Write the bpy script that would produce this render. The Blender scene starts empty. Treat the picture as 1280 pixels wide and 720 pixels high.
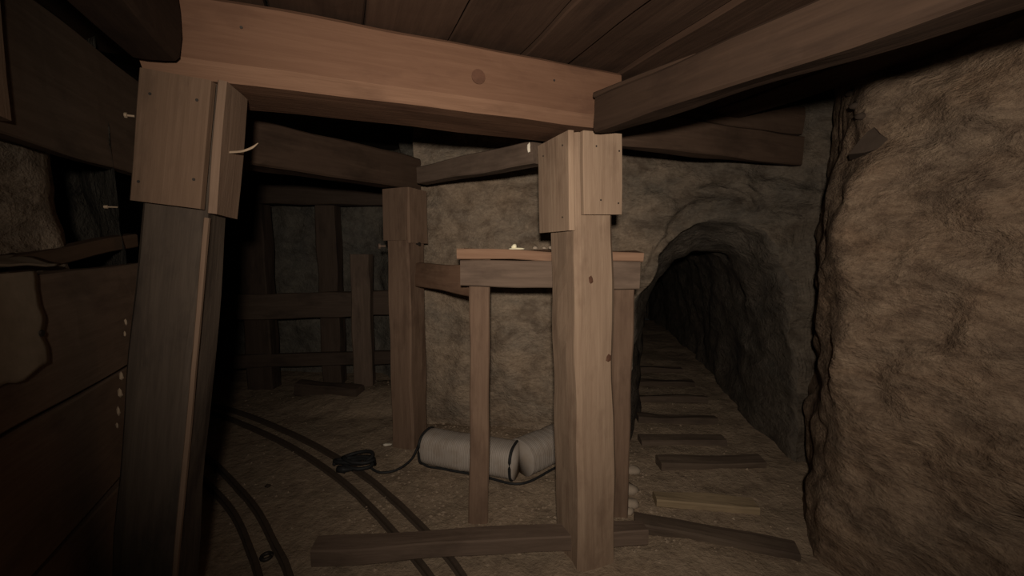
import bpy, bmesh, math, random
from mathutils import Vector, Matrix, noise

random.seed(7)
S = bpy.context.scene
COL = S.collection

# ------------------------------------------------------------------ camera, world, lamp, exposure
H = 1.5                                     # the camera is carried at chest height
TILT = math.atan(55 / 520)
cam_d = bpy.data.cameras.new('camera')
cam_d.sensor_width = 36.0
cam_d.lens = 36.0 * 520 / 1280
cam_d.clip_start = 0.02
cam = bpy.data.objects.new('camera', cam_d)
COL.objects.link(cam)
cam.location = (0, 0, H)
cam.rotation_euler = (math.pi / 2 - TILT, 0, 0)
S.camera = cam

world = bpy.data.worlds.new('underground')
S.world = world
world.use_nodes = True
world.node_tree.nodes['Background'].inputs[0].default_value = (0.9, 0.85, 0.8, 1)
world.node_tree.nodes['Background'].inputs[1].default_value = 0.004

lamp_d = bpy.data.lights.new('headlamp', 'SPOT')
lamp_d.energy = 184
lamp_d.color = (1.0, 0.88, 0.76)
lamp_d.spot_size = math.radians(123)
lamp_d.spot_blend = 1.0
lamp_d.shadow_soft_size = 0.035
lamp = bpy.data.objects.new('headlamp', lamp_d)
COL.objects.link(lamp)
lamp.location = (0.0, -0.16, 1.64)
aim = Vector((0.34, 1.9, 1.68)) - Vector(lamp.location)
lamp.rotation_euler = aim.to_track_quat('-Z', 'Y').to_euler()

S.view_settings.view_transform = 'Standard'
S.view_settings.look = 'None'
S.view_settings.gamma = 1
S.view_settings.use_curve_mapping = False
S.view_settings.exposure = 0.0

# ------------------------------------------------------------------ directions
TUN = Vector((-0.383, 0.924, 0))            # the way the timbered gallery runs
ACR = Vector((0.924, 0.383, 0))             # across it
UP = Vector((0, 0, 1))


def V(*a):
    return Vector(a)


# ------------------------------------------------------------------ materials
def nt(name):
    m = bpy.data.materials.new(name)
    m.use_nodes = True
    t = m.node_tree
    b = t.nodes['Principled BSDF']
    b.inputs['Specular IOR Level'].default_value = 0.12
    return m, t, b


def mixc(t, fac, a, b, mode='MIX'):
    n = t.nodes.new('ShaderNodeMix')
    n.data_type = 'RGBA'
    n.blend_type = mode
    for k, v in ((0, fac), (6, a), (7, b)):
        if hasattr(v, 'is_linked'):
            t.links.new(v, n.inputs[k])
        elif isinstance(v, (int, float)):
            n.inputs[k].default_value = v
        else:
            n.inputs[k].default_value = (v[0], v[1], v[2], 1)
    return n.outputs[2]


def ramp(t, src, lo, hi, c0=(0, 0, 0), c1=(1, 1, 1)):
    r = t.nodes.new('ShaderNodeValToRGB')
    r.color_ramp.elements[0].position = lo
    r.color_ramp.elements[1].position = hi
    r.color_ramp.elements[0].color = (*c0, 1)
    r.color_ramp.elements[1].color = (*c1, 1)
    t.links.new(src, r.inputs[0])
    return r.outputs[0]


def noise_tex(t, vec, scale, detail=4, rough=0.6, dist=0.0):
    n = t.nodes.new('ShaderNodeTexNoise')
    n.inputs['Scale'].default_value = scale
    n.inputs['Detail'].default_value = detail
    n.inputs['Roughness'].default_value = rough
    n.inputs['Distortion'].default_value = dist
    t.links.new(vec, n.inputs['Vector'])
    return n.outputs[0]


def mapping(t, vec, scale):
    mp = t.nodes.new('ShaderNodeMapping')
    mp.inputs['Scale'].default_value = scale
    t.links.new(vec, mp.inputs['Vector'])
    return mp.outputs[0]


def bump(t, b, src, strength, dist):
    n = t.nodes.new('ShaderNodeBump')
    n.inputs['Strength'].default_value = strength
    n.inputs['Distance'].default_value = dist
    t.links.new(src, n.inputs['Height'])
    t.links.new(n.outputs[0], b.inputs['Normal'])


def wood(name, light, dark, stain=None, rough=0.8):
    """Sawn timber: every piece has its length along its own x axis."""
    m, t, b = nt(name)
    tc = t.nodes.new('ShaderNodeTexCoord')
    oi = t.nodes.new('ShaderNodeObjectInfo')
    add = t.nodes.new('ShaderNodeVectorMath')
    add.operation = 'MULTIPLY_ADD'
    add.inputs[1].default_value = (1, 1, 1)
    t.links.new(tc.outputs['Object'], add.inputs[0])
    sc = t.nodes.new('ShaderNodeMath')
    sc.operation = 'MULTIPLY'
    sc.inputs[1].default_value = 37.0
    t.links.new(oi.outputs['Random'], sc.inputs[0])
    t.links.new(sc.outputs[0], add.inputs[2])
    vec = add.outputs[0]
    grain = noise_tex(t, mapping(t, vec, (1.6, 28, 28)), 2.0, 5, 0.65, 0.4)
    broad = noise_tex(t, mapping(t, vec, (0.7, 6, 6)), 2.2, 3, 0.5, 0.6)
    blot = noise_tex(t, mapping(t, vec, (1.5, 4, 4)), 2.0, 5, 0.6)
    c = mixc(t, ramp(t, grain, 0.3, 0.72), dark, light)
    c = mixc(t, ramp(t, broad, 0.35, 0.68), c, mixc(t, 0.5, c, dark), 'MIX')
    st = stain or tuple(0.55 * v for v in dark)
    c = mixc(t, ramp(t, blot, 0.52, 0.78), c, st)
    var = t.nodes.new('ShaderNodeMapRange')
    var.inputs[3].default_value = 0.8
    var.inputs[4].default_value = 1.15
    t.links.new(oi.outputs['Random'], var.inputs[0])
    c = mixc(t, 1.0, c, var.outputs[0], 'MULTIPLY')
    t.links.new(c, b.inputs['Base Color'])
    b.inputs['Roughness'].default_value = rough
    bump(t, b, grain, 0.35, 0.006)
    return m


def rock(name, cols, scale=1.0, stretch=(1, 1, 1), strength=0.8, grey=None):
    m, t, b = nt(name)
    tc = t.nodes.new('ShaderNodeTexCoord')
    vec = mapping(t, tc.outputs['Object'], stretch)
    big = noise_tex(t, vec, 2.2 * scale, 4, 0.6, 0.5)
    mid = noise_tex(t, vec, 8 * scale, 6, 0.65, 0.3)
    fine = noise_tex(t, vec, 40 * scale, 4, 0.7)
    c = mixc(t, ramp(t, big, 0.35, 0.65), cols[0], cols[1])
    c = mixc(t, ramp(t, mid, 0.46, 0.80), c, cols[2])
    c = mixc(t, ramp(t, mid, 0.22, 0.46, (1, 1, 1), (0, 0, 0)), c, cols[3])
    c = mixc(t, ramp(t, fine, 0.40, 0.80), c, mixc(t, 0.6, c, cols[3]))
    blot = noise_tex(t, vec, 4.3 * scale, 5, 0.7, 0.8)
    c = mixc(t, ramp(t, blot, 0.50, 0.72, (0, 0, 0), (0.75, 0.75, 0.75)), c, cols[3])
    if grey:                             # the colour turns darker and greyer towards one side
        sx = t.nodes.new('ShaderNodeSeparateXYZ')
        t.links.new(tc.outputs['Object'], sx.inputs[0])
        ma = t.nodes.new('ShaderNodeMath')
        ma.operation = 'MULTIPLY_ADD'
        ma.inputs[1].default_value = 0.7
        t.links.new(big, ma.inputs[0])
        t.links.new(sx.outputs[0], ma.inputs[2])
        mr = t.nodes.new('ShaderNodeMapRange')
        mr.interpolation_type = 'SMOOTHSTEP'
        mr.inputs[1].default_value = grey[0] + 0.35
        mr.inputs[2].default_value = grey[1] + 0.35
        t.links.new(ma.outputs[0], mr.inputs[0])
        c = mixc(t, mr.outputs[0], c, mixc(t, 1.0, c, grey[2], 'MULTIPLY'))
    t.links.new(c, b.inputs['Base Color'])
    b.inputs['Roughness'].default_value = 0.92
    s = t.nodes.new('ShaderNodeMath')
    s.operation = 'MULTIPLY_ADD'
    s.inputs[1].default_value = 0.3
    t.links.new(fine, s.inputs[0])
    t.links.new(mid, s.inputs[2])
    bump(t, b, s.outputs[0], strength, 0.05)
    return m


def plain(name, col, rough=0.7, metal=0.0, var=0.25):
    m, t, b = nt(name)
    tc = t.nodes.new('ShaderNodeTexCoord')
    n = noise_tex(t, tc.outputs['Object'], 30, 4)
    c = mixc(t, n, tuple(v * (1 - var) for v in col), tuple(min(1, v * (1 + var)) for v in col))
    t.links.new(c, b.inputs['Base Color'])
    b.inputs['Roughness'].default_value = rough
    b.inputs['Metallic'].default_value = metal
    return m


M_POST = wood('tan_post_wood', (0.3, 0.215, 0.148), (0.21, 0.142, 0.096), (0.145, 0.093, 0.062))
M_CAP = wood('reddish_cap_wood', (0.155, 0.084, 0.051), (0.12, 0.062, 0.037), (0.08, 0.04, 0.025))
M_LPOST = wood('dark_post_wood', (0.07, 0.052, 0.038), (0.042, 0.031, 0.023), (0.022, 0.017, 0.014))  # much darker brown than the tan post wood
M_COLLAR = wood('brown_collar_wood', (0.125, 0.079, 0.051), (0.092, 0.057, 0.036), (0.06, 0.038, 0.025))
M_STR = wood('brown_stringer_wood', (0.084, 0.053, 0.035), (0.056, 0.034, 0.0225), (0.033, 0.02, 0.0135))
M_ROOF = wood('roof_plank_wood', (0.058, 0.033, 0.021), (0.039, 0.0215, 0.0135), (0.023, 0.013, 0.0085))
M_DARK = wood('dark_plank_wood', (0.195, 0.135, 0.095), (0.14, 0.095, 0.066), (0.09, 0.062, 0.045))
M_EDGE = wood('worn_edge_wood', (0.22, 0.125, 0.078), (0.17, 0.093, 0.057), (0.12, 0.065, 0.04))
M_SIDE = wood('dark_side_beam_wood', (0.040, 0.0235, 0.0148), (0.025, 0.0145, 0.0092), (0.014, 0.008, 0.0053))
M_SIDEB = wood('left_side_board_wood', (0.18, 0.12, 0.082), (0.13, 0.083, 0.055), (0.085, 0.054, 0.036))
M_REAR = wood('rear_post_wood', (0.19, 0.125, 0.084), (0.13, 0.082, 0.055), (0.085, 0.052, 0.035))
M_GREY = wood('grey_plank_wood', (0.175, 0.123, 0.09), (0.115, 0.08, 0.058), (0.075, 0.052, 0.038))
M_RED = wood('red_shelf_wood', (0.27, 0.165, 0.105), (0.19, 0.108, 0.068), (0.115, 0.064, 0.042))
M_TIE = wood('old_tie_wood', (0.12, 0.088, 0.062), (0.078, 0.055, 0.04), (0.05, 0.036, 0.027))
M_TIEL = wood('pale_tie_wood', (0.27, 0.20, 0.12), (0.19, 0.14, 0.085), (0.13, 0.095, 0.06))
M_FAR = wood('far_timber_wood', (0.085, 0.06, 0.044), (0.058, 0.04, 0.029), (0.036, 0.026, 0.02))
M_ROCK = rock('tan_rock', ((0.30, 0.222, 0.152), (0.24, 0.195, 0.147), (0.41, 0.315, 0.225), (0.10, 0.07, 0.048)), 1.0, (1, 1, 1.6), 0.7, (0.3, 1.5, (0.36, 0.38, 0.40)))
M_DIMROCK = rock('dimmed_tunnel_rock', ((0.105, 0.086, 0.066), (0.085, 0.075, 0.061), (0.145, 0.118, 0.09), (0.045, 0.035, 0.027)), 1.0, (1, 1, 1.5), 0.8)  # darker rock colour: the light's fading inside the tunnel is painted in
M_RWALL = rock('brown_wall_rock', ((0.20, 0.134, 0.086), (0.16, 0.116, 0.081), (0.295, 0.215, 0.145), (0.06, 0.039, 0.026)), 1.0, (1, 1, 2.2), 0.8)
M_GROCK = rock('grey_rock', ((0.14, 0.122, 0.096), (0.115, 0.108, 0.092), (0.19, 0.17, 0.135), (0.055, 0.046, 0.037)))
M_FLOOR = rock('dusty_floor', ((0.30, 0.222, 0.15), (0.26, 0.2, 0.138), (0.36, 0.27, 0.188), (0.16, 0.115, 0.08)), 1.2, (1, 1, 1), 0.5)
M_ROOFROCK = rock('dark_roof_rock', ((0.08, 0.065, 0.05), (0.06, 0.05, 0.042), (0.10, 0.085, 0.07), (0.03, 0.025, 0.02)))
M_STONE = plain('grey_stone', (0.30, 0.24, 0.18), 0.9)
M_GRIT = plain('brown_grit', (0.27, 0.205, 0.145), 0.9)
M_DSTONE = plain('dark_stone', (0.042, 0.03, 0.022), 0.95)
M_RAIL = plain('rusty_rail_steel', (0.075, 0.055, 0.04), 0.7, 0.2)
M_IRON = plain('dark_iron', (0.05, 0.042, 0.036), 0.55, 0.6)
M_RUBBER = plain('black_rubber', (0.02, 0.02, 0.02), 0.5)
M_PALE = plain('pale_scrap', (0.62, 0.56, 0.45), 0.6, 0, 0.1)
M_BRIGHT = plain('bright_wax', (0.85, 0.78, 0.55), 0.35, 0, 0.05)
M_CLOTH = plain('dusty_burlap', (0.24, 0.19, 0.135), 0.95)
M_SPLINT = plain('pale_splinter', (0.27, 0.2, 0.135), 0.8)
M_KNOT = plain('wood_knot', (0.075, 0.036, 0.022), 0.7, 0, 0.5)


def make_bag_mat():
    m, t, b = nt('woven_white_bag')
    tc = t.nodes.new('ShaderNodeTexCoord')
    w = t.nodes.new('ShaderNodeTexWave')
    w.bands_direction = 'X'
    w.inputs['Scale'].default_value = 26
    w.inputs['Distortion'].default_value = 0.6
    t.links.new(tc.outputs['Object'], w.inputs['Vector'])
    n = noise_tex(t, tc.outputs['Object'], 9, 4)
    c = mixc(t, w.outputs[1], (0.29, 0.25, 0.21), (0.35, 0.305, 0.26))
    c = mixc(t, ramp(t, n, 0.48, 0.72), c, (0.26, 0.21, 0.165))
    t.links.new(c, b.inputs['Base Color'])
    b.inputs['Roughness'].default_value = 0.7
    bump(t, b, w.outputs[1], 0.3, 0.005)
    return m


M_BAG = make_bag_mat()


# ------------------------------------------------------------------ object helpers
def link(name, bm, mat, M=None, parent=None, smooth=False):
    me = bpy.data.meshes.new(name)
    bmesh.ops.recalc_face_normals(bm, faces=bm.faces)
    bm.to_mesh(me)
    bm.free()
    me.materials.append(mat)
    if smooth:
        me.polygons.foreach_set('use_smooth', [True] * len(me.polygons))
    o = bpy.data.objects.new(name, me)
    COL.objects.link(o)
    M = M or Matrix.Identity(4)
    if parent:
        o.parent = parent
        P = PW.get(parent.name, Matrix.Identity(4))
        o.matrix_basis = P.inverted() @ M
    else:
        o.matrix_basis = M
    PW[o.name] = M
    return o


PW = {}


def thing(name, label, cat, loc=(0, 0, 0), group=None):
    o = bpy.data.objects.new(name, None)
    o.empty_display_size = 0.1
    COL.objects.link(o)
    o.location = loc
    PW[o.name] = Matrix.Translation(loc)
    return tag(o, label, cat, group)


def tag(o, label, cat, group=None):
    o['label'] = label
    o['category'] = cat
    if group:
        o['group'] = group
    return o


def struct(o):
    o['kind'] = 'structure'
    return o


def frame(p0, p1, up=UP, roll=0.0):
    """x along p0 -> p1, z as near to 'up' as can be; origin at p0."""
    x = (p1 - p0).normalized()
    z = (up - x * up.dot(x)).normalized()
    y = z.cross(x)
    if roll:
        q = Matrix.Rotation(roll, 3, x)
        y, z = q @ y, q @ z
    return Matrix(((x.x, y.x, z.x, p0.x), (x.y, y.y, z.y, p0.y), (x.z, y.z, z.z, p0.z), (0, 0, 0, 1)))


def timber_bm(L, w, h, bev=0.008, rough=0.004, taper=0.0, cut=(0, 0), seed=None, bevbottom=None):
    """A sawn timber: rounded arrises, slightly uneven faces. x 0..L, y -w/2..w/2, z -h/2..h/2."""
    sd = random.random() * 50 if seed is None else seed
    n = max(2, min(40, int(L / 0.09)))
    b = bev
    prof = [(-w / 2 + b, -h / 2), (-w / 6, -h / 2), (w / 6, -h / 2), (w / 2 - b, -h / 2),
            (w / 2, -h / 2 + b), (w / 2, -h / 6), (w / 2, h / 6), (w / 2, h / 2 - b),
            (w / 2 - b, h / 2), (w / 6, h / 2), (-w / 6, h / 2), (-w / 2 + b, h / 2),
            (-w / 2, h / 2 - b), (-w / 2, h / 6), (-w / 2, -h / 6), (-w / 2, -h / 2 + b)]
    if bevbottom:                       # a wane: wide chamfer along the lower front edge (y negative)
        prof[15] = (-w / 2, -h / 2 + bevbottom)
        prof[0] = (-w / 2 + bevbottom, -h / 2)
    bm = bmesh.new()
    rings = []
    for i in range(n + 1):
        f = i / n
        k = 1 - taper * f
        r = []
        for (y, z) in prof:
            x = L * f
            if i == 0:
                x += cut[0] * (z / h + 0.5)
            if i == n:
                x -= cut[1] * (z / h + 0.5)
            dy = rough * noise.noise((x * 3 + sd, y * 9, z * 9))
            dz = rough * noise.noise((x * 3, y * 9 + sd, z * 9 + 7))
            r.append(bm.verts.new((x, y * k + dy, z * k + dz)))
        rings.append(r)
    m = len(prof)
    for i in range(n):
        for j in range(m):
            bm.faces.new((rings[i][j], rings[i][(j + 1) % m], rings[i + 1][(j + 1) % m], rings[i + 1][j]))
    bm.faces.new(rings[0][::-1])
    bm.faces.new(rings[-1])
    return bm


def timber(name, p0, p1, w, h, mat, parent=None, up=UP, roll=0.0, **kw):
    p0, p1 = Vector(p0), Vector(p1)
    return link(name, timber_bm((p1 - p0).length, w, h, **kw), mat, frame(p0, p1, up, roll), parent)


def tube_bm(pts, r, sides=8, closed_ends=True, flat=1.0):
    bm = bmesh.new()
    rings = []
    pts = [Vector(p) for p in pts]
    for i, p in enumerate(pts):
        d = (pts[min(i + 1, len(pts) - 1)] - pts[max(i - 1, 0)]).normalized()
        s = d.cross(UP)
        if s.length < 1e-3:
            s = Vector((1, 0, 0))
        s.normalize()
        u = s.cross(d)
        rr = r[i] if isinstance(r, (list, tuple)) else r
        rings.append([bm.verts.new(p + (s * math.cos(a) + u * math.sin(a) * flat) * rr)
                      for a in [2 * math.pi * k / sides for k in range(sides)]])
    for i in range(len(rings) - 1):
        for j in range(sides):
            bm.faces.new((rings[i][j], rings[i][(j + 1) % sides], rings[i + 1][(j + 1) % sides], rings[i + 1][j]))
    if closed_ends:
        bm.faces.new(rings[0][::-1])
        bm.faces.new(rings[-1])
    return bm


def spline(pts, n):
    """Catmull-Rom through the points."""
    pts = [Vector(p) for p in pts]
    P = [2 * pts[0] - pts[1]] + pts + [2 * pts[-1] - pts[-2]]
    out = []
    segs = len(pts) - 1
    for k in range(n + 1):
        f = k / n * segs
        i = min(int(f), segs - 1)
        t = f - i
        a, b, c, d = P[i:i + 4]
        out.append(0.5 * ((2 * b) + (c - a) * t + (2 * a - 5 * b + 4 * c - d) * t * t + (3 * b - a - 3 * c + d) * t ** 3))
    return out


def nvec(q):
    return V(noise.noise(q), noise.noise(q + V(31.7, 4.2, 9.1)), noise.noise(q + V(7.3, 51.9, 23.4)))


def rough(p, a1, a2, a3=0.0, seed=0.0):
    q = Vector(p) + V(seed, seed * 0.7, seed * 1.3)
    o = nvec(q * 1.3) * a1 + nvec(q * 4.1) * a2
    if a3:
        o += nvec(q * 11) * a3
    return o


def grid_rock(name, f, nu, nv, mat, amps, seed=0.0, parent=None, pin=None):
    bm = bmesh.new()
    g = []
    for i in range(nu + 1):
        row = []
        for j in range(nv + 1):
            p = Vector(f(i / nu, j / nv))
            k = pin(i / nu, j / nv) if pin else 1.0
            row.append(bm.verts.new(p + rough(p, *amps, seed) * k))
        g.append(row)
    for i in range(nu):
        for j in range(nv):
            bm.faces.new((g[i][j], g[i + 1][j], g[i + 1][j + 1], g[i][j + 1]))
    return link(name, bm, mat, None, parent, True)


def stone_bm(r, seed, squash=(1, 0.8, 0.6), sub=2):
    bm = bmesh.new()
    bmesh.ops.create_icosphere(bm, subdivisions=sub, radius=1)
    for v in bm.verts:
        n = v.co.normalized()
        k = 1 + 0.35 * noise.noise(n * 1.3 + V(seed, 0, 0)) + 0.12 * noise.noise(n * 4 + V(0, seed, 0))
        v.co = Vector((n.x * squash[0], n.y * squash[1], n.z * squash[2])) * r * k
    return bm


def nail(p, d, parent, L=0.02, r=0.0035, mat=None):
    p, d = Vector(p), Vector(d).normalized()
    return link('nail', tube_bm([p, p + d * (L * 0.7), p + d * (L * 0.72), p + d * L], [r * 0.6, r * 0.6, r * 1.5, r * 1.4], 7),
                mat or M_IRON, None, parent)


def poly(pts, t):
    """A point at fraction t of a polyline (by length)."""
    pts = [Vector(p) for p in pts]
    ls = [(pts[i + 1] - pts[i]).length for i in range(len(pts) - 1)]
    d = t * sum(ls)
    for i, l in enumerate(ls):
        if d <= l or i == len(ls) - 1:
            return pts[i].lerp(pts[i + 1], d / l)
        d -= l


# ------------------------------------------------------------------ lines of the rails (the floor is trodden smooth between them)
A = [(-4.9, 4.35, 0), (-3.7, 4.0, 0), (-2.69, 3.58, 0), (-1.79, 3.05, 0), (-1.07, 2.49, 0), (-0.49, 1.88, 0), (-0.22, 1.50, 0), (-0.02, 1.08, 0), (0.32, 0.25, 0), (0.75, -0.8, 0)]
B = [(-3.9, 4.18, 0), (-2.62, 3.67, 0), (-1.72, 3.14, 0), (-0.97, 2.57, 0), (-0.38, 1.95, 0), (-0.11, 1.54, 0), (0.08, 1.12, 0)]
L = [(-4.7, 3.85, 0), (-3.5, 3.48, 0), (-2.4, 2.96, 0), (-1.58, 2.33, 0), (-1.18, 1.93, 0), (-0.98, 1.70, 0), (-0.78, 1.36, 0), (-0.58, 0.95, 0), (-0.25, 0.15, 0), (0.18, -0.85, 0)]
G = [(-2.47, 2.88, 0), (-1.66, 2.27, 0), (-1.26, 1.87, 0), (-1.07, 1.64, 0)]
TROD = [p for q in (A, L) for p in spline(q, 44)] + [(p + q) / 2 for p, q in zip(spline(A, 44), spline(L, 44))]

# ------------------------------------------------------------------ setting: floor
def floor_z(x, y):
    dm = min((p.x - x) ** 2 + (p.y - y) ** 2 for p in TROD)
    k = 0.2 + 0.8 * min(1, max(0, (math.sqrt(dm) - 0.16) / 0.2))
    z = 0.022 * noise.noise((x * 1.6, y * 1.6, 3)) + 0.012 * noise.noise((x * 5, y * 5, 1)) + 0.006 * noise.noise((x * 14, y * 14, 8))
    z *= k
    d = math.hypot((x + 1.35) / 0.75, (y - 4.0) / 0.5)        # a low heap of spoil by the far timbers
    z += 0.10 * max(0, 1 - d * d) if d < 1 else 0
    d = math.hypot((x + 0.1) / 0.9, (y - 3.05) / 0.45)        # spoil at the foot of the rock pillar
    z += 0.07 * max(0, 1 - d * d) if d < 1 else 0
    return z - 0.012


def build_floor():
    return grid_rock('floor', lambda u, v: (-6 + 9.5 * u, -1.4 + 9.6 * v, floor_z(-6 + 9.5 * u, -1.4 + 9.6 * v)),
                     190, 190, M_FLOOR, (0, 0, 0))


floor = struct(build_floor())

# ------------------------------------------------------------------ setting: left wall (rock behind, planks nailed to the posts)
LW0 = V(-1.487, 1.68, 0)                    # the plank face beside the front left post


def lw(s, z, off=0.0):
    """A point on the left wall: 1.4 s metres back towards the viewer, off metres into the wall, heights in board steps."""
    return LW0 - TUN * (1.4 * s) - ACR * off + UP * (1.4 * z - 0.6)


def left_rock(u, v):
    s = -0.35 + 2.3 * u
    k = min(1, max(0, (s - 0.13) / 0.10))
    k = k * k * (3 - 2 * k)
    off = 1.1 - 1.0 * k + 0.04 * math.sin(v * 9)
    return lw(s, 0.36 + 1.9 * v, off)


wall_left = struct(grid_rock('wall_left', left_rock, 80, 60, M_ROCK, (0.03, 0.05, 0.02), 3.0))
ZL = [(0.41, 0.64), (0.647, 0.905), (0.915, 1.178), (1.188, 1.445), (1.685, 1.965)]
for i, (z0, z1) in enumerate(ZL):
    c = (z0 + z1) / 2
    off = 0.02 + 0.006 * ((i * 7) % 3)
    timber('plank', lw(-0.10, c + (0.012 if i == 4 else 0), off), lw(1.8, c - (0.02 if i == 4 else 0), off), 0.045, (z1 - z0) * 1.4, M_DARK, wall_left,
           bev=0.005, rough=0.008)

# ------------------------------------------------------------------ setting: right rock wall
RW = [(2.35, 3.2, 0), (1.95, 2.62, 0), (1.62, 2.16, 0), (1.47, 1.86, 0), (1.58, 1.5, 0), (1.72, 1.0, 0), (1.75, 0.2, 0), (1.75, -1.3, 0)]


def right_rock(u, v):
    p = poly(RW, u)
    z = -0.1 + 2.75 * v
    # the corner leans: it bulges between knee and head height and falls back above it
    c = max(0, 1 - abs((p.y - 1.86)) / 0.7)
    return p + UP * z + V(0.10 * c * max(0, z - 1.55) / 0.5 + 0.02 * c, 0, 0)


wall_right = struct(grid_rock('wall_right', right_rock, 150, 90, M_RWALL, (0.05, 0.05, 0.022), 1.0))

# ------------------------------------------------------------------ setting: rock face with the arched drift in it
FD = V(0.977, -0.213, 0)                    # along the face
MC = V(1.40, 2.86, 0)                       # middle of the arch at floor level
AX = V(math.sin(math.radians(16)), math.cos(math.radians(16)), 0)
AXR = V(AX.y, -AX.x, 0)


def arch(th, hw, h, n=2.7):
    c, s = math.cos(th), math.sin(th)
    return -hw * math.copysign(abs(c) ** (2 / n), c), h * max(0, s) ** (2 / n)


def build_back():
    N = 110
    bm = bmesh.new()
    rings = []
    x0, x1, zt = -2.22, 0.75, 2.6
    FR = 52
    for i in range(FR):
        f = (i / (FR - 1)) ** 0.85
        ring = []
        for k in range(N + 1):
            th = math.pi * k / N
            x, z = arch(th, 0.55, 1.74)
            sc = min((x0 / x) if x < 0 else 1e9, (x1 / x) if x > 0 else 1e9, zt / z if z > 1e-4 else 1e9)
            if sc > 1e8:
                sc = zt / 1.74
            xx, zz = x * sc, z * sc
            px, pz = xx + (x - xx) * f, zz + (z - zz) * f
            p = MC + FD * px + UP * (pz - 0.08)
            bulge = 0.10 * math.exp(-((px + 1.5) / 0.55) ** 2) * math.sin(min(1, max(0, pz / 2.2)) * math.pi)
            p -= V(0.2, 0.98, 0) * bulge
            # a slab overhangs the crown of the arch, a crack running under it
            e = math.hypot(px - x, pz - z) + 0.05 * noise.noise((px * 4, pz * 4, 2))
            w = min(1, max(0, (pz - 1.25) / 0.2)) * min(1, max(0, (0.32 - px) / 0.15))
            p -= V(0.2, 0.98, 0) * 0.05 * w * min(1, max(0, (e - 0.12) / 0.02)) * min(1, max(0, (0.6 - e) / 0.4))
            ring.append(p)
        rings.append(ring)
    for i in range(1, 56):
        s = i * 0.11
        t = min(1, s / 0.65)
        t = t * t * (3 - 2 * t)
        hw = 0.55 - 0.09 * t
        h = 1.74 - 0.19 * t
        b = min(1, s / 0.5)
        c = MC + AX * s - AXR * (0.018 * s * s)
        ring = []
        for k in range(N + 1):
            x, z = arch(math.pi * k / N, hw, h)
            d = FD.lerp(AXR, b).normalized()
            ring.append(c + d * x + UP * (z - 0.08))
        rings.append(ring)
    vs = []
    for i, ring in enumerate(rings):
        row = []
        for p in ring:
            q = p + rough(p, 0.06, 0.05, 0.02, 5.0)
            # slabby beds: small steps along tilted bedding
            st = noise.noise((p.x * 2.2, p.y * 2.2, p.z * 7.0 + p.x * 2.0))
            q -= V(0.2, 0.98, 0) * 0.03 * round(st * 4) / 2
            row.append(bm.verts.new(q))
        vs.append(row)
    for i in range(len(vs) - 1):
        for k in range(N):
            bm.faces.new((vs[i][k], vs[i][k + 1], vs[i + 1][k + 1], vs[i + 1][k]))
    bm.faces.new(vs[-1])
    dim_faces = []  # tunnel faces, which carry the painted fall-off of light
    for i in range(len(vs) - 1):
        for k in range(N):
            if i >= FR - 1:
                dim_faces.append(i * N + k)
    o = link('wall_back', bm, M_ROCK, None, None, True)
    o.data.materials.append(M_DIMROCK)
    for q in dim_faces + [len(o.data.polygons) - 1]:
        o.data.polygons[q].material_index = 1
    return o


wall_back = struct(build_back())

# ------------------------------------------------------------------ setting: rock of the drift that turns off to the left
FW = [(-0.62, 3.62, 0), (-0.92, 3.75, 0), (-1.1, 4.35, 0), (-1.5, 4.72, 0), (-3.0, 4.85, 0), (-5.8, 5.6, 0)]
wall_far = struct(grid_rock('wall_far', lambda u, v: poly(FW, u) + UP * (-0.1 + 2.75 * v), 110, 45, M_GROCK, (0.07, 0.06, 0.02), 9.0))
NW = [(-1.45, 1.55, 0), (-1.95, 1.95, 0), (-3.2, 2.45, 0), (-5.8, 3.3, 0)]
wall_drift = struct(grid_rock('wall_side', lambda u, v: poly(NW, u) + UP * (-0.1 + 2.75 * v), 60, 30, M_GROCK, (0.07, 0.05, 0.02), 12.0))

# ------------------------------------------------------------------ setting: roof (rock above, planks laid over the caps)
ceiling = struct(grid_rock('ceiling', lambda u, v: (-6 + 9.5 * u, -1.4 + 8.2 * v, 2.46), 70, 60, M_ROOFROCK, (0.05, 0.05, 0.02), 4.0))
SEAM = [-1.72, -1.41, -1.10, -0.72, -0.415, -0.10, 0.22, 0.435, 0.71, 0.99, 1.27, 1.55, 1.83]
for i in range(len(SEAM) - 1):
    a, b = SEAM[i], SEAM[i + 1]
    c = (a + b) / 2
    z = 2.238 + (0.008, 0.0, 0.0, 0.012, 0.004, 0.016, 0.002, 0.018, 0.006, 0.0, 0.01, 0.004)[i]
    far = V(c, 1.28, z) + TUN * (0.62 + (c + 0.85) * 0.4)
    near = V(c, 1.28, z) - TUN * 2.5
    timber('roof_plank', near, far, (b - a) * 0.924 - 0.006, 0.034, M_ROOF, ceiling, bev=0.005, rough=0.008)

# ------------------------------------------------------------------ front timber set: two posts and a cap
C0 = V(-0.85, 1.29, 0)                      # where the cap's front face meets the inside of the left post


def fs(a, n, z):
    """front set: a metres across from the left post's inner face, n metres in from the front face."""
    return C0 + ACR * a + TUN * n + UP * z


SPAN = 1.2
lp = thing('mine_post', 'dark square post at left with lighter brown boards nailed round its top', 'post', fs(-0.16, 0.12, 0), 'posts of the front timber set')
TL = Matrix.Rotation(math.radians(-12), 3, 'Z') @ TUN        # this post stands turned a little towards the viewer
AL = Matrix.Rotation(math.radians(-12), 3, 'Z') @ ACR
topc, botc = fs(-0.093, 0.115, 1.985), fs(-0.36, 0.06, -0.03)
timber('shaft', botc, topc, 0.15, 0.172, M_LPOST, lp, up=AL, bev=0.012, rough=0.012)
ax = (topc - botc).normalized()


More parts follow.
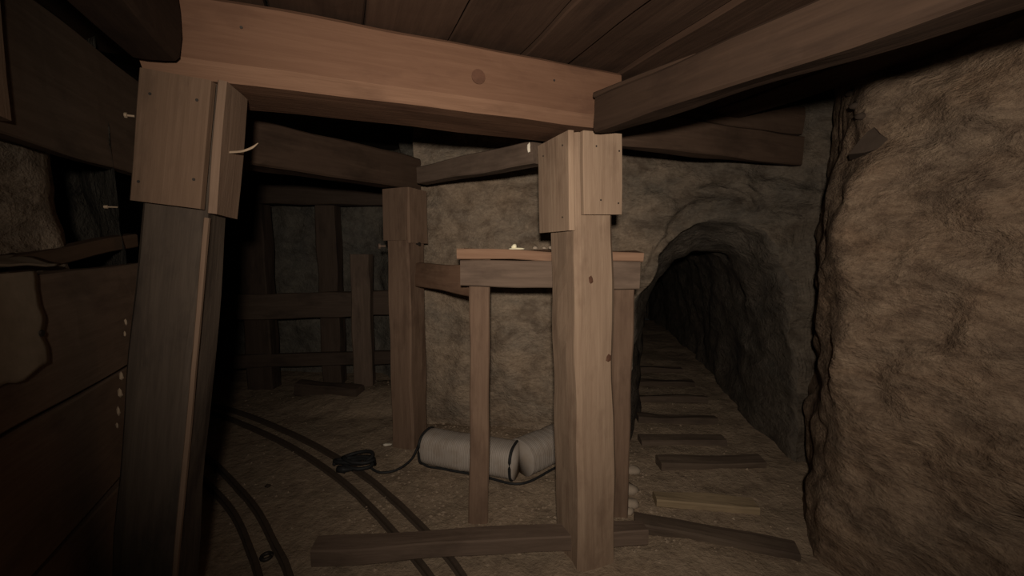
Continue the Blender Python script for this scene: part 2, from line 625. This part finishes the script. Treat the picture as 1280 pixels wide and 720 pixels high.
def post_board(name, top, L, w, t, mat, par, nrm, along):
    """a board flat on a post: its wide face looks along nrm."""
    return timber(name, top - along * L, top, w, t, mat, par, up=nrm, bev=0.004, rough=0.005)


lb = post_board('collar_board', topc - TL * 0.094 - AL * 0.006, 0.375, 0.182, 0.03, M_COLLAR, lp, -TL, ax)
post_board('collar_board', topc + AL * 0.099 + TL * 0.0, 0.40, 0.145, 0.026, M_SIDEB, lp, AL, ax)
post_board('edge_strip', topc + AL * 0.089 - TL * 0.068 - ax * 0.41, 1.52, 0.018, 0.014, M_SIDEB, lp, AL, ax)
for q in ((-0.06, 0.06), (0.06, 0.07), (-0.07, 0.31), (0.07, 0.30)):
    nail(topc - TL * 0.106 - AL * 0.006 + AL * q[0] - ax * q[1], -TL, lb, 0.004, 0.003)
nail(topc - AL * 0.10 - TL * 0.108 - ax * 0.125, -AL - TL * 0.3, lp, 0.022, 0.005, M_SPLINT)
nail(topc - AL * 0.115 - TL * 0.12 - ax * 0.385, -AL - TL * 0.2, lp, 0.03, 0.003, M_SPLINT)
sp = topc + AL * 0.111 - TL * 0.02 - ax * 0.20
link('splinter', tube_bm(spline([sp, sp + AL * 0.035 + UP * 0.004, sp + AL * 0.065 + UP * 0.016, sp + AL * 0.085 + UP * 0.032], 10),
                         [0.0035] * 8 + [0.0028, 0.002, 0.001], 6), M_SPLINT, None, lp)
for k, (dz, ln) in enumerate(((0.72, 0.02), (0.755, 0.018), (0.88, 0.03), (0.93, 0.035), (0.985, 0.03), (1.03, 0.02))):
    bm = stone_bm(ln * 0.5, k * 3.1, (0.35, 0.3, 1), 1)
    p = botc.lerp(topc, 1 - dz / (topc - botc).length) - AL * 0.092 - TL * 0.086
    link('pale_chip', bm, M_SPLINT, Matrix.Translation(p), lp)

rp = thing('mine_post', 'tan square post in the middle right with pale boards sleeved round its top', 'post', fs(SPAN + 0.12, 0.14, 0), 'posts of the front timber set')
topr, botr = fs(SPAN + 0.115, 0.155, 1.965), fs(SPAN + 0.165, 0.125, -0.03)
timber('shaft', botr, topr, 0.25, 0.205, M_POST, rp, up=ACR, bev=0.022, rough=0.014)
axr = (topr - botr).normalized()
rb1 = post_board('collar_board', topr - TUN * 0.142 + ACR * 0.018, 0.34, 0.195, 0.028, M_POST, rp, -TUN, axr)
rb2 = post_board('collar_board', topr - ACR * 0.118 + TUN * 0.02, 0.41, 0.29, 0.028, M_POST, rp, -ACR, axr)
for q in ((-0.04, 0.06), (0.075, 0.07), (-0.02, 0.28), (0.07, 0.29)):
    nail(topr - TUN * 0.155 + ACR * (0.022 + q[0]) - axr * q[1], -TUN, rb1, 0.004, 0.0028)
for q in ((-0.08, 0.05), (0.10, 0.06), (-0.07, 0.35)):
    nail(topr - ACR * 0.132 + TUN * q[0] - axr * q[1], -ACR, rb2, 0.004, 0.0028)
# knots on the right post's faces
for (dz, da) in ((0.98, 0.06), (0.62, -0.03)):
    p = botr.lerp(topr, 1 - dz / (topr - botr).length) - TUN * 0.124 + ACR * da
    link('knot', stone_bm(0.016, dz * 9, (0.9, 0.25, 1.3), 1), M_KNOT, frame(p, p + ACR), rp)

cap = thing('cap_beam', 'reddish squared cap beam with a round knot spanning the two front posts', 'beam', fs(0.6, 0.14, 2.0), 'cap beams')
capm = timber('beam', fs(-0.205, 0.17, 2.104), fs(SPAN + 0.22, 0.17, 2.104), 0.34, 0.226, M_CAP, cap, bev=0.012, rough=0.008, bevbottom=0.042)
capm.data.materials.append(M_EDGE)          # the lower front arris is rubbed back to paler wood
for f in capm.data.polygons:
    if f.normal.y < -0.3 and f.normal.z < -0.3:
        f.material_index = 1
kp = fs(0.785, -0.002, 2.105)
bm = bmesh.new()
bmesh.ops.create_cone(bm, cap_ends=True, segments=24, radius1=0.026, radius2=0.023, depth=0.012)
link('knot', bm, M_KNOT, frame(kp, kp + ACR, TUN), cap)
for q in (0.05, 1.1):
    nail(fs(q, 0.004, 2.14), -TUN, cap, 0.004, 0.003)

# ------------------------------------------------------------------ stringers along both sides of the gallery
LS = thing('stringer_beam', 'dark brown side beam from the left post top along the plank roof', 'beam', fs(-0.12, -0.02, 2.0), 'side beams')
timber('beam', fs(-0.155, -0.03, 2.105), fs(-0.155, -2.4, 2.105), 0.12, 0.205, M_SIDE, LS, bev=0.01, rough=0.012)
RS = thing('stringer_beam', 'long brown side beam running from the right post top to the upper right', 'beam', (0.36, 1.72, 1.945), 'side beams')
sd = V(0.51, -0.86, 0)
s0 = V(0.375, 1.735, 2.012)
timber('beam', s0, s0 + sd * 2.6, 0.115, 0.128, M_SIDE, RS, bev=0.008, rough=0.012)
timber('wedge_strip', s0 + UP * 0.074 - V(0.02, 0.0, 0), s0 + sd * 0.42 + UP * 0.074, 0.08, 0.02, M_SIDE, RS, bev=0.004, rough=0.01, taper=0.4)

# header over the side drift, behind the right post
HD = thing('header_beam', 'dark header of two planks above the arched side tunnel', 'beam', (1.1, 2.42, 2.0))
h0, h1 = V(0.50, 2.18, 0), V(1.82, 2.73, 0)
timber('plank', h0 + UP * 2.085, h1 + UP * 2.085, 0.07, 0.175, M_STR, HD, bev=0.006, rough=0.012)
timber('plank', h0 + UP * 2.27 + V(-0.02, 0.02, 0), h1 + UP * 2.27, 0.06, 0.175, M_STR, HD, bev=0.006, rough=0.012)

# ------------------------------------------------------------------ rear set at the turn of the track
rr = thing('mine_post', 'reddish brown post between the dark left drift and the rock pillar', 'post', (-0.765, 3.0, 0))
rb, rt_ = V(-0.765, 2.99, -0.03), V(-0.775, 3.05, 1.885)
d1 = V(-0.40, -0.917, 0)                     # along the rear cap
d1n = V(0.917, -0.40, 0)
timber('shaft', rb, rt_, 0.19, 0.19, M_REAR, rr, up=d1, bev=0.012, rough=0.01)
axq = (rt_ - rb).normalized()
post_board('collar_board', rt_ + d1 * 0.108, 0.36, 0.20, 0.024, M_REAR, rr, d1, axq)
post_board('collar_board', rt_ + d1n * 0.108, 0.38, 0.215, 0.024, M_REAR, rr, d1n, axq)
nail(rt_ + d1 * 0.11 - d1n * 0.09 - axq * 0.40, d1 - d1n * 0.8, rr, 0.05, 0.012, M_GREY)
nail(rt_ + d1n * 0.118 - axq * 0.385 + d1 * 0.03, d1n, rr, 0.03, 0.009)

rc = thing('cap_beam', 'dark brown cap beam resting on the rear post, reaching left', 'beam', (-1.1, 2.5, 1.9), 'cap beams')
timber('beam', V(-0.74, 3.16, 2.005), V(-1.56, 1.80, 2.005), 0.17, 0.225, M_STR, rc, bev=0.01, rough=0.014)
rs = tag(timber('brace_beam', V(-0.62, 2.93, 1.965), V(0.14, 2.19, 1.965), 0.09, 0.115, M_GREY, None, bev=0.007, rough=0.012),
         'short greyish brace from the rear post toward the tan post, above the rock pillar', 'beam')
p = V(0.088, 2.168, 1.985)
tag(link('paper_scrap', stone_bm(0.024, 3.3, (0.45, 0.18, 1.0), 2), M_PALE, Matrix.Translation(p)), 'pale scrap stuck on the brace end beside the tan post', 'scrap')

# ------------------------------------------------------------------ ledge: plank shelf on two legs
bn = thing('plank_shelf', 'plank ledge on thin legs in front of the rock pillar, behind the tan post', 'shelf', (0.18, 2.2, 0))
timber('shelf_board', V(-0.275, 2.24, 1.447), V(0.66, 2.19, 1.44), 0.24, 0.05, M_RED, bn, bev=0.006, rough=0.016)
timber('apron', V(-0.262, 2.125, 1.352), V(0.635, 2.075, 1.345), 0.035, 0.135, M_GREY, bn, bev=0.005, rough=0.008, cut=(0.0, 0.0))
timber('leg', V(-0.185, 2.16, -0.03), V(-0.165, 2.19, 1.42), 0.06, 0.105, M_REAR, bn, up=V(1, 0, 0), bev=0.007, rough=0.01)
timber('leg', V(0.60, 2.20, -0.03), V(0.575, 2.14, 1.415), 0.06, 0.10, M_REAR, bn, up=V(1, 0, 0), bev=0.007, rough=0.01)
rail_b = tag(timber('cross_rail', V(-0.66, 2.93, 1.285), V(-0.20, 2.25, 1.30), 0.05, 0.165, M_RED, None, bev=0.006, rough=0.01),
             'dark red horizontal rail between the rear post and the plank ledge', 'rail')
cd = thing('candle_stub', 'small bright melted candle stub on the plank ledge', 'candle', (0.025, 2.20, 1.472))
link('wax_pool', stone_bm(0.042, 1.7, (1.0, 0.6, 0.16), 2), M_BRIGHT, Matrix.Translation((0.025, 2.20, 1.476)), cd, True)
link('stub', stone_bm(0.016, 4.7, (0.9, 0.8, 0.9), 2), M_BRIGHT, Matrix.Translation((0.012, 2.20, 1.486)), cd, True)
for k, (x, y, r) in enumerate(((0.12, 2.19, 0.016), (0.17, 2.21, 0.013), (0.205, 2.18, 0.018))):
    tag(link('pebble', stone_bm(r, k * 2.2 + 1, (1, 0.8, 0.6), 1), M_STONE, Matrix.Translation((x, y, 1.474 + r * 0.4)), None, True),
        ('small pebble on the plank ledge nearest the candle stub', 'middle and smallest of three pebbles on the plank ledge', 'pebble on the plank ledge right beside the tan post')[k], 'stone', 'pebbles on the plank ledge')


# ------------------------------------------------------------------ sandbags at the pillar's foot
def sandbag(a, b, r, label, seed, ties, blunt):
    a, b = Vector(a), Vector(b)
    L = (b - a).length
    t = thing('sandbag', label, 'sandbag', (a + b) / 2 - UP * r * 0.86, 'sandbags at the rock pillar')
    M = frame(a, b)
    bm = bmesh.new()
    n, m = 46, 28
    rings = []
    for i in range(n + 1):
        f = i / n
        e = min(f, 1 - f) * L
        near_blunt = (f < 0.5) == (blunt == 0)
        k = 1.0 if e > 0.07 else 0.85 + 0.15 * math.sqrt(max(0, 1 - (1 - e / 0.07) ** 2))
        if near_blunt:
            k = 0.98
        k *= 1 + 0.008 * math.sin(f * L * 150)
        ring = []
        for j in range(m):
            an = 2 * math.pi * j / m
            c, s = math.cos(an), math.sin(an)
            y = r * 0.95 * k * math.copysign(abs(c) ** 0.72, c)
            z = r * 0.90 * k * math.copysign(abs(s) ** 0.72, s)
            w = 1 + 0.05 * noise.noise((f * L * 6 + seed, c * 1.5, s * 1.5))
            ring.append(bm.verts.new((f * L, y * w, z * w)))
        rings.append(ring)
    for i in range(n):
        for j in range(m):
            bm.faces.new((rings[i][j], rings[i][(j + 1) % m], rings[i + 1][(j + 1) % m], rings[i + 1][j]))
    bm.faces.new(rings[0][::-1])
    bm.faces.new(rings[-1])
    link('bag', bm, M_BAG, M, t, True)
    for f in ties:
        pts = []
        for j in range(29):
            an = 2 * math.pi * j / 28
            c, s = math.cos(an), math.sin(an)
            kk = 0.95 if (f < 0.08 or f > 0.92) else 1.0
            pts.append(M @ V(f * L, r * 0.98 * kk * math.copysign(abs(c) ** 0.72, c), r * 0.93 * kk * math.copysign(abs(s) ** 0.72, s)))
        link('tie_strap', tube_bm(pts, 0.010, 6), M_RUBBER, None, t, True)
    return t


sandbag((-0.60, 2.755, 0.115), (0.035, 2.545, 0.115), 0.122, 'longer white woven sandbag lying behind the thin shelf leg', 1.0, (0.02, 0.975), 1)
sandbag((0.058, 2.578, 0.118), (0.47, 2.90, 0.13), 0.124, 'ribbed white sandbag angled back behind the tan post', 8.0, (0.97,), 0)

# ------------------------------------------------------------------ mine track curving off to the left
trk = thing('mine_track', 'narrow rusty rails curving left across the dusty floor', 'track', (-1.2, 2.4, 0))


def rail_mesh(name, pts, n=60, hgt=0.042, wid=0.023):
    c = spline(pts, n)
    bm = bmesh.new()
    prof = [(-wid * 0.9, 0), (wid * 0.9, 0), (wid * 0.8, 0.008), (wid * 0.25, 0.014), (wid * 0.25, hgt - 0.014), (wid * 0.5, hgt - 0.008),
            (wid * 0.45, hgt), (-wid * 0.45, hgt), (-wid * 0.5, hgt - 0.008), (-wid * 0.25, hgt - 0.014), (-wid * 0.25, 0.014), (-wid * 0.8, 0.008)]
    rings = []
    for i, p in enumerate(c):
        d = (c[min(i + 1, n)] - c[max(0, i - 1)])
        d.z = 0
        d.normalize()
        s = V(d.y, -d.x, 0)
        z = floor_z(p.x, p.y) + 0.004
        rings.append([bm.verts.new(V(p.x, p.y, z - 0.012) + s * a + UP * b) for a, b in prof])
    for i in range(n):
        for j in range(len(prof)):
            k = (j + 1) % len(prof)
            bm.faces.new((rings[i][j], rings[i][k], rings[i + 1][k], rings[i + 1][j]))
    bm.faces.new(rings[0][::-1])
    bm.faces.new(rings[-1])
    return link(name, bm, M_RAIL, None, trk)


rail_mesh('rail', A, 80)
rail_mesh('rail', L, 80)
rail_mesh('guard_rail', B, 60)
rail_mesh('guard_rail', G, 40)

# ------------------------------------------------------------------ timbers lying on the floor
tag(timber('floor_timber', V(-0.92, 1.80, 0.075), V(0.66, 1.93, 0.075), 0.10, 0.075, M_GREY, None, bev=0.006, rough=0.012),
    'squared timber lying across the track at the foot of the tan post', 'timber')
tag(timber('fallen_timber', V(-2.15, 4.06, 0.07), V(-1.45, 3.86, 0.09), 0.13, 0.11, M_FAR, None, bev=0.01, rough=0.02),
    'dark fallen timber lying on the floor of the dim left drift', 'timber')

# ------------------------------------------------------------------ ties in the arched tunnel, like low steps
TIES = [((0.66, 2.10), (1.40, 1.90), 0.105, 0.06, M_TIE, 'nearest dark tie, slanted, beside the right rock wall'),
        ((0.84, 2.31), (1.40, 2.25), 0.11, 0.05, M_TIEL, 'pale yellowish tie, second from the front in the tunnel mouth'),
        ((1.00, 2.70), (1.72, 2.72), 0.11, 0.06, M_TIE, 'dark tie lying just beyond the pale yellowish tie'),
        ((0.98, 3.06), (1.62, 3.05), 0.12, 0.055, M_TIE, 'dark tie inside the tunnel mouth, fourth from the front'),
        ((1.08, 3.45), (1.74, 3.42), 0.12, 0.06, M_TIE, 'dark tie inside the tunnel, fifth from the front'),
        ((1.14, 3.90), (1.86, 3.86), 0.12, 0.06, M_TIE, 'dim tie deep in the tunnel, sixth from the front'),
        ((1.22, 4.38), (1.94, 4.32), 0.12, 0.06, M_TIE, 'dim tie deep in the tunnel, seventh from the front'),
        ((1.30, 4.90), (2.02, 4.82), 0.12, 0.06, M_TIE, 'barely lit tie farthest back in the dark tunnel')]
for (a, b, w, h, m, lab) in TIES:
    za, zb = floor_z(*a) + h * 0.36, floor_z(*b) + h * 0.36
    tag(timber('track_tie', V(*a, za), V(*b, zb), w, h, m, None, bev=0.008, rough=0.022, taper=0.05), lab, 'tie', 'ties in the arched tunnel')

# ------------------------------------------------------------------ far timbering of the left drift
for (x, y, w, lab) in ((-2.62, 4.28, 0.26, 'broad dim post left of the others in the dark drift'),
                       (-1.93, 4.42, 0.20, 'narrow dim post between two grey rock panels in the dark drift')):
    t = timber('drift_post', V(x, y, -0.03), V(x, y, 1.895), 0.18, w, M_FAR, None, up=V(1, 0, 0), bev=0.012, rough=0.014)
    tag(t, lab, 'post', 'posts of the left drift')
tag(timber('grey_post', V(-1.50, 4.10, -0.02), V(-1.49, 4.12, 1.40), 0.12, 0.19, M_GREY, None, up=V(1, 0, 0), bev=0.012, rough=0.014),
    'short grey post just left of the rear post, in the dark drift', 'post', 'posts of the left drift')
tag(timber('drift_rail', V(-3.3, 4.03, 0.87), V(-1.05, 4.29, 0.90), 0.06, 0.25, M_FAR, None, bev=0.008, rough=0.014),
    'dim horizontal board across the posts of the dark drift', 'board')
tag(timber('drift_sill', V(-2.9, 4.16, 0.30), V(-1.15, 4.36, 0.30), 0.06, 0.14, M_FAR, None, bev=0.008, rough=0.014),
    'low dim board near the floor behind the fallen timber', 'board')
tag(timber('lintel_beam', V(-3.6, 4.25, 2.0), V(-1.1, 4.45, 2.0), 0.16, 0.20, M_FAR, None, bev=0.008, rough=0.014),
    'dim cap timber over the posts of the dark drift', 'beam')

# ------------------------------------------------------------------ things on the left wall
tag(timber('loose_slat', lw(0.46, 1.458, 0.075), lw(-0.04, 1.512, 0.05), 0.04, 0.05, M_COLLAR, None, bev=0.004, rough=0.008),
    'loose slat propped on the top edge of the left wall planks', 'slat')
cl = thing('wall_cleat', 'light vertical board nailed on the wall at the upper left edge', 'board', lw(0.62, 1.71))
timber('board', lw(0.60, 1.705, -0.022), lw(0.60, 2.0, -0.02), 0.22, 0.03, M_POST, cl, up=ACR, bev=0.004, rough=0.006)
nail(lw(0.57, 1.78, -0.036), ACR, cl, 0.006, 0.004)

# burlap rag hanging over the plank edge
bu = thing('burlap_rag', 'grey brown burlap rag hanging over the planks at the left edge', 'rag', lw(0.62, 1.25, -0.01))


def rag():
    bm = bmesh.new()
    nu, nv = 24, 26
    for side in (0, 1):
        pass
    top = []
    g0, g1 = [], []
    for i in range(nu + 1):
        r0, r1 = [], []
        for j in range(nv + 1):
            u, v = i / nu, j / nv
            s = 0.495 + 0.36 * u + 0.012 * noise.noise((v * 5, 0, 2))
            low = 1.262 + 0.02 * noise.noise((u * 7, 3, 0)) + 0.02 * (1 - u)
            z = 1.452 - (1.452 - low) * v
            off = -0.008 - 0.010 * (1 + noise.noise((u * 4, v * 3, 5))) - 0.006 * v
            r0.append(bm.verts.new(lw(s, z, off)))
            r1.append(bm.verts.new(lw(s, z, off - 0.004)))
        g0.append(r0)
        g1.append(r1)
    for i in range(nu):
        for j in range(nv):
            bm.faces.new((g0[i][j], g0[i + 1][j], g0[i + 1][j + 1], g0[i][j + 1]))
            bm.faces.new((g1[i][j], g1[i][j + 1], g1[i + 1][j + 1], g1[i + 1][j]))
    for i in range(nu):
        bm.faces.new((g0[i][0], g1[i][0], g1[i + 1][0], g0[i + 1][0]))
        bm.faces.new((g0[i][nv], g0[i + 1][nv], g1[i + 1][nv], g1[i][nv]))
    for j in range(nv):
        bm.faces.new((g0[0][j], g0[0][j + 1], g1[0][j + 1], g1[0][j]))
        bm.faces.new((g0[nu][j], g1[nu][j], g1[nu][j + 1], g0[nu][j + 1]))
    return bm


link('cloth', rag(), M_CLOTH, None, bu, True)
nail(lw(0.51, 1.34, -0.02), ACR, bu, 0.012, 0.006)


def curl():
    """a torn strip lying on the plank edge, its corner curled up"""
    bm = bmesh.new()
    n, m = 16, 8
    g = [[], []]
    for t in (0, 1):
        for i in range(n + 1):
            u = i / n
            row = []
            for j in range(m + 1):
                v = j / m
                s = 0.78 - 0.38 * u
                off = 0.085 - 0.095 * v
                z = 1.462 + 0.022 * (1 - v) * u * u + 0.006 * noise.noise((u * 5, v * 3, 1)) + 0.012 * v * (1 - u) - 0.004 * t
                row.append(bm.verts.new(lw(s, z, off)))
            g[t].append(row)
    for i in range(n):
        for j in range(m):
            bm.faces.new((g[0][i][j], g[0][i + 1][j], g[0][i + 1][j + 1], g[0][i][j + 1]))
            bm.faces.new((g[1][i][j], g[1][i][j + 1], g[1][i + 1][j + 1], g[1][i + 1][j]))
    for i in range(n):
        for j in (0, m):
            bm.faces.new((g[0][i][j], g[1][i][j], g[1][i + 1][j], g[0][i + 1][j]))
    for j in range(m):
        for i in (0, n):
            bm.faces.new((g[0][i][j], g[0][i][j + 1], g[1][i][j + 1], g[1][i][j]))
    return bm


tag(link('canvas_strip', curl(), M_CLOTH, None, None, True), 'torn canvas strip curling on the plank edge above the burlap rag', 'rag')

# ------------------------------------------------------------------ cable, coil and small litter
cb = thing('cable_coil', 'small black coil of cable lying on the right rail', 'cable', (-1.03, 2.62, 0.03))
pts = []
for k in range(90):
    a = k / 90 * 2 * math.pi * 3.6
    r = 0.075 + 0.022 * math.sin(k * 0.37) + 0.01 * (k % 7) / 7
    pts.append(V(-1.04 + r * 1.35 * math.cos(a), 2.63 + r * 0.8 * math.sin(a), 0.045 + 0.018 * (k / 90 * 3.6 % 3) + 0.012 * math.sin(k * 0.5)))
link('coil', tube_bm(pts, 0.012, 7), M_RUBBER, None, cb, True)
link('plug', tube_bm([(-1.13, 2.56, 0.05), (-1.08, 2.55, 0.05), (-1.075, 2.55, 0.05), (-1.03, 2.55, 0.055)], [0.022, 0.024, 0.016, 0.012], 10), M_RUBBER, None, cb, True)
pts = spline([(-0.94, 2.60, 0.04), (-0.86, 2.57, 0.02), (-0.76, 2.60, 0.02), (-0.68, 2.69, 0.05), (-0.635, 2.77, 0.13),
              (-0.60, 2.665, 0.03), (-0.45, 2.61, 0.02), (-0.2, 2.53, 0.02), (0.05, 2.44, 0.02), (0.28, 2.62, 0.02), (0.5, 2.82, 0.02)], 80)
tag(link('cable', tube_bm(pts, 0.008, 7), M_RUBBER, None, None, True), 'thin black cable along the foot of the white sandbags', 'cable')
z = floor_z(-0.95, 3.1)
tag(link('paper_scrap', stone_bm(0.04, 6.1, (1, 0.4, 0.22), 2), M_PALE, Matrix.Translation((-0.93, 2.98, z + 0.008))), 'white scrap on the floor left of the rear post', 'scrap')
bt = thing('iron_washer', 'round dark iron ring lying between the left rails', 'ring', (-1.185, 1.86, 0.0))
ringp = [V(-1.185 + 0.022 * math.cos(a), 1.86 + 0.022 * math.sin(a), floor_z(-1.185, 1.86) + 0.012) for a in [k * math.pi / 10 for k in range(21)]]
link('ring', tube_bm(ringp, 0.009, 7), M_IRON, None, bt, True)
tag(link('floor_stone', stone_bm(0.016, 5.0), M_DSTONE, Matrix.Translation((-1.53, 2.46, floor_z(-1.53, 2.46) + 0.006)), None, True),
    'small dark stone on the bare floor between the rails', 'stone')

# rubble by the tunnel mouth
RUB = [((0.72, 2.42), 0.055, 'fist-sized grey stone beside the tan post at the tunnel mouth'),
       ((0.70, 2.28), 0.045, 'rounded grey stone next to the pale tie end'),
       ((0.66, 2.22), 0.035, 'smaller stone in front of the rounded grey stone'),
       ((0.80, 2.62), 0.05, 'grey stone against the left side of the tunnel mouth'),
       ((0.62, 2.02), 0.05, 'dark flat stone behind the foot of the tan post')]
for k, ((x, y), r, lab) in enumerate(RUB):
    tag(link('rubble_stone', stone_bm(r, k * 4.4 + 2), M_DSTONE if k == 4 else M_STONE, Matrix.Translation((x, y, floor_z(x, y) + r * 0.35)), None, True),
        lab, 'stone', 'rubble at the tunnel mouth')


def gravel():
    """loose grit strewn over the floor: nobody could count it"""
    bm = bmesh.new()
    rnd = random.Random(3)
    for k in range(2600):
        if k < 1500:
            x, y = rnd.uniform(-0.9, 0.9), rnd.uniform(1.9, 3.3)
        else:
            x, y = rnd.uniform(-2.6, 1.8), rnd.uniform(1.2, 4.4)
        r = 0.004 + 0.010 * rnd.random() ** 3
        z = floor_z(x, y)
        vs = []
        for (a, b, c) in ((1, 0, 0), (-1, 0, 0), (0, 1, 0), (0, -1, 0), (0, 0, 1), (0, 0, -1)):
            q = r * rnd.uniform(0.6, 1.3)
            vs.append(bm.verts.new((x + a * q, y + b * q, z + c * q * 0.7)))
        for (a, b, c) in ((0, 2, 4), (2, 1, 4), (1, 3, 4), (3, 0, 4), (2, 0, 5), (1, 2, 5), (3, 1, 5), (0, 3, 5)):
            bm.faces.new((vs[a], vs[b], vs[c]))
    o = link('gravel', bm, M_GRIT)
    o['kind'] = 'stuff'
    return tag(o, 'loose grit strewn over the floor around the timbers', 'gravel')


gravel()

# ------------------------------------------------------------------ dark stones set in the right wall
bpy.context.view_layer.update()


def on_wall(x, y, z):
    """where the wall is met when looking at it from the middle of the gallery"""
    o = V(0, 0, 1.5)
    ok, loc, nor, idx = wall_right.ray_cast(o, (V(x, y, z) - o).normalized())
    if nor.dot(V(-1, -0.6, 0)) < 0:
        nor = -nor
    return loc, (nor * 0.15 + V(-0.75, -0.66, 0) * 0.85).normalized()


loc, nor = on_wall(1.50, 1.79, 1.92)
bm = bmesh.new()
tri = [(-0.085, -0.052), (-0.02, -0.056), (0.068, -0.04), (0.088, -0.012), (0.04, 0.03), (0.012, 0.072), (-0.012, 0.055), (-0.045, 0.01)]
va = [bm.verts.new((x, y, -0.07)) for x, y in tri]
vb = [bm.verts.new((x * 0.8, y * 0.8, 0.010 + 0.005 * math.sin(k * 2.1))) for k, (x, y) in enumerate(tri)]
bm.faces.new(va[::-1])
bm.faces.new(vb)
for k in range(8):
    bm.faces.new((va[k], va[(k + 1) % 8], vb[(k + 1) % 8], vb[k]))
zz = nor.normalized()
loc = loc + zz * 0.022
xx = UP.cross(zz).normalized()
yy = zz.cross(xx)
MW = Matrix(((xx.x, yy.x, zz.x, loc.x), (xx.y, yy.y, zz.y, loc.y), (xx.z, yy.z, zz.z, loc.z), (0, 0, 0, 1)))
tag(link('wedge_stone', bm, M_DSTONE, MW), 'dark triangular stone set high in the right rock wall', 'stone')
LAB = ('topmost dark chip in the slanting row above the triangular stone', 'second dark chip down in the slanting row on the right wall',
       'third dark chip down in the slanting row on the right wall', 'lowest dark chip in the row, nearest the triangular stone')
for k, p in enumerate(((1.46, 1.91, 2.21), (1.46, 1.87, 2.145), (1.465, 1.845, 2.085), (1.475, 1.82, 2.035))):
    loc, nor = on_wall(*p)
    tag(link('wall_chip', stone_bm(0.027, k * 3.3, (1, 1, 0.7), 1), M_DSTONE, Matrix.Translation(loc), None, True), LAB[k], 'stone', 'dark chips in the right wall')
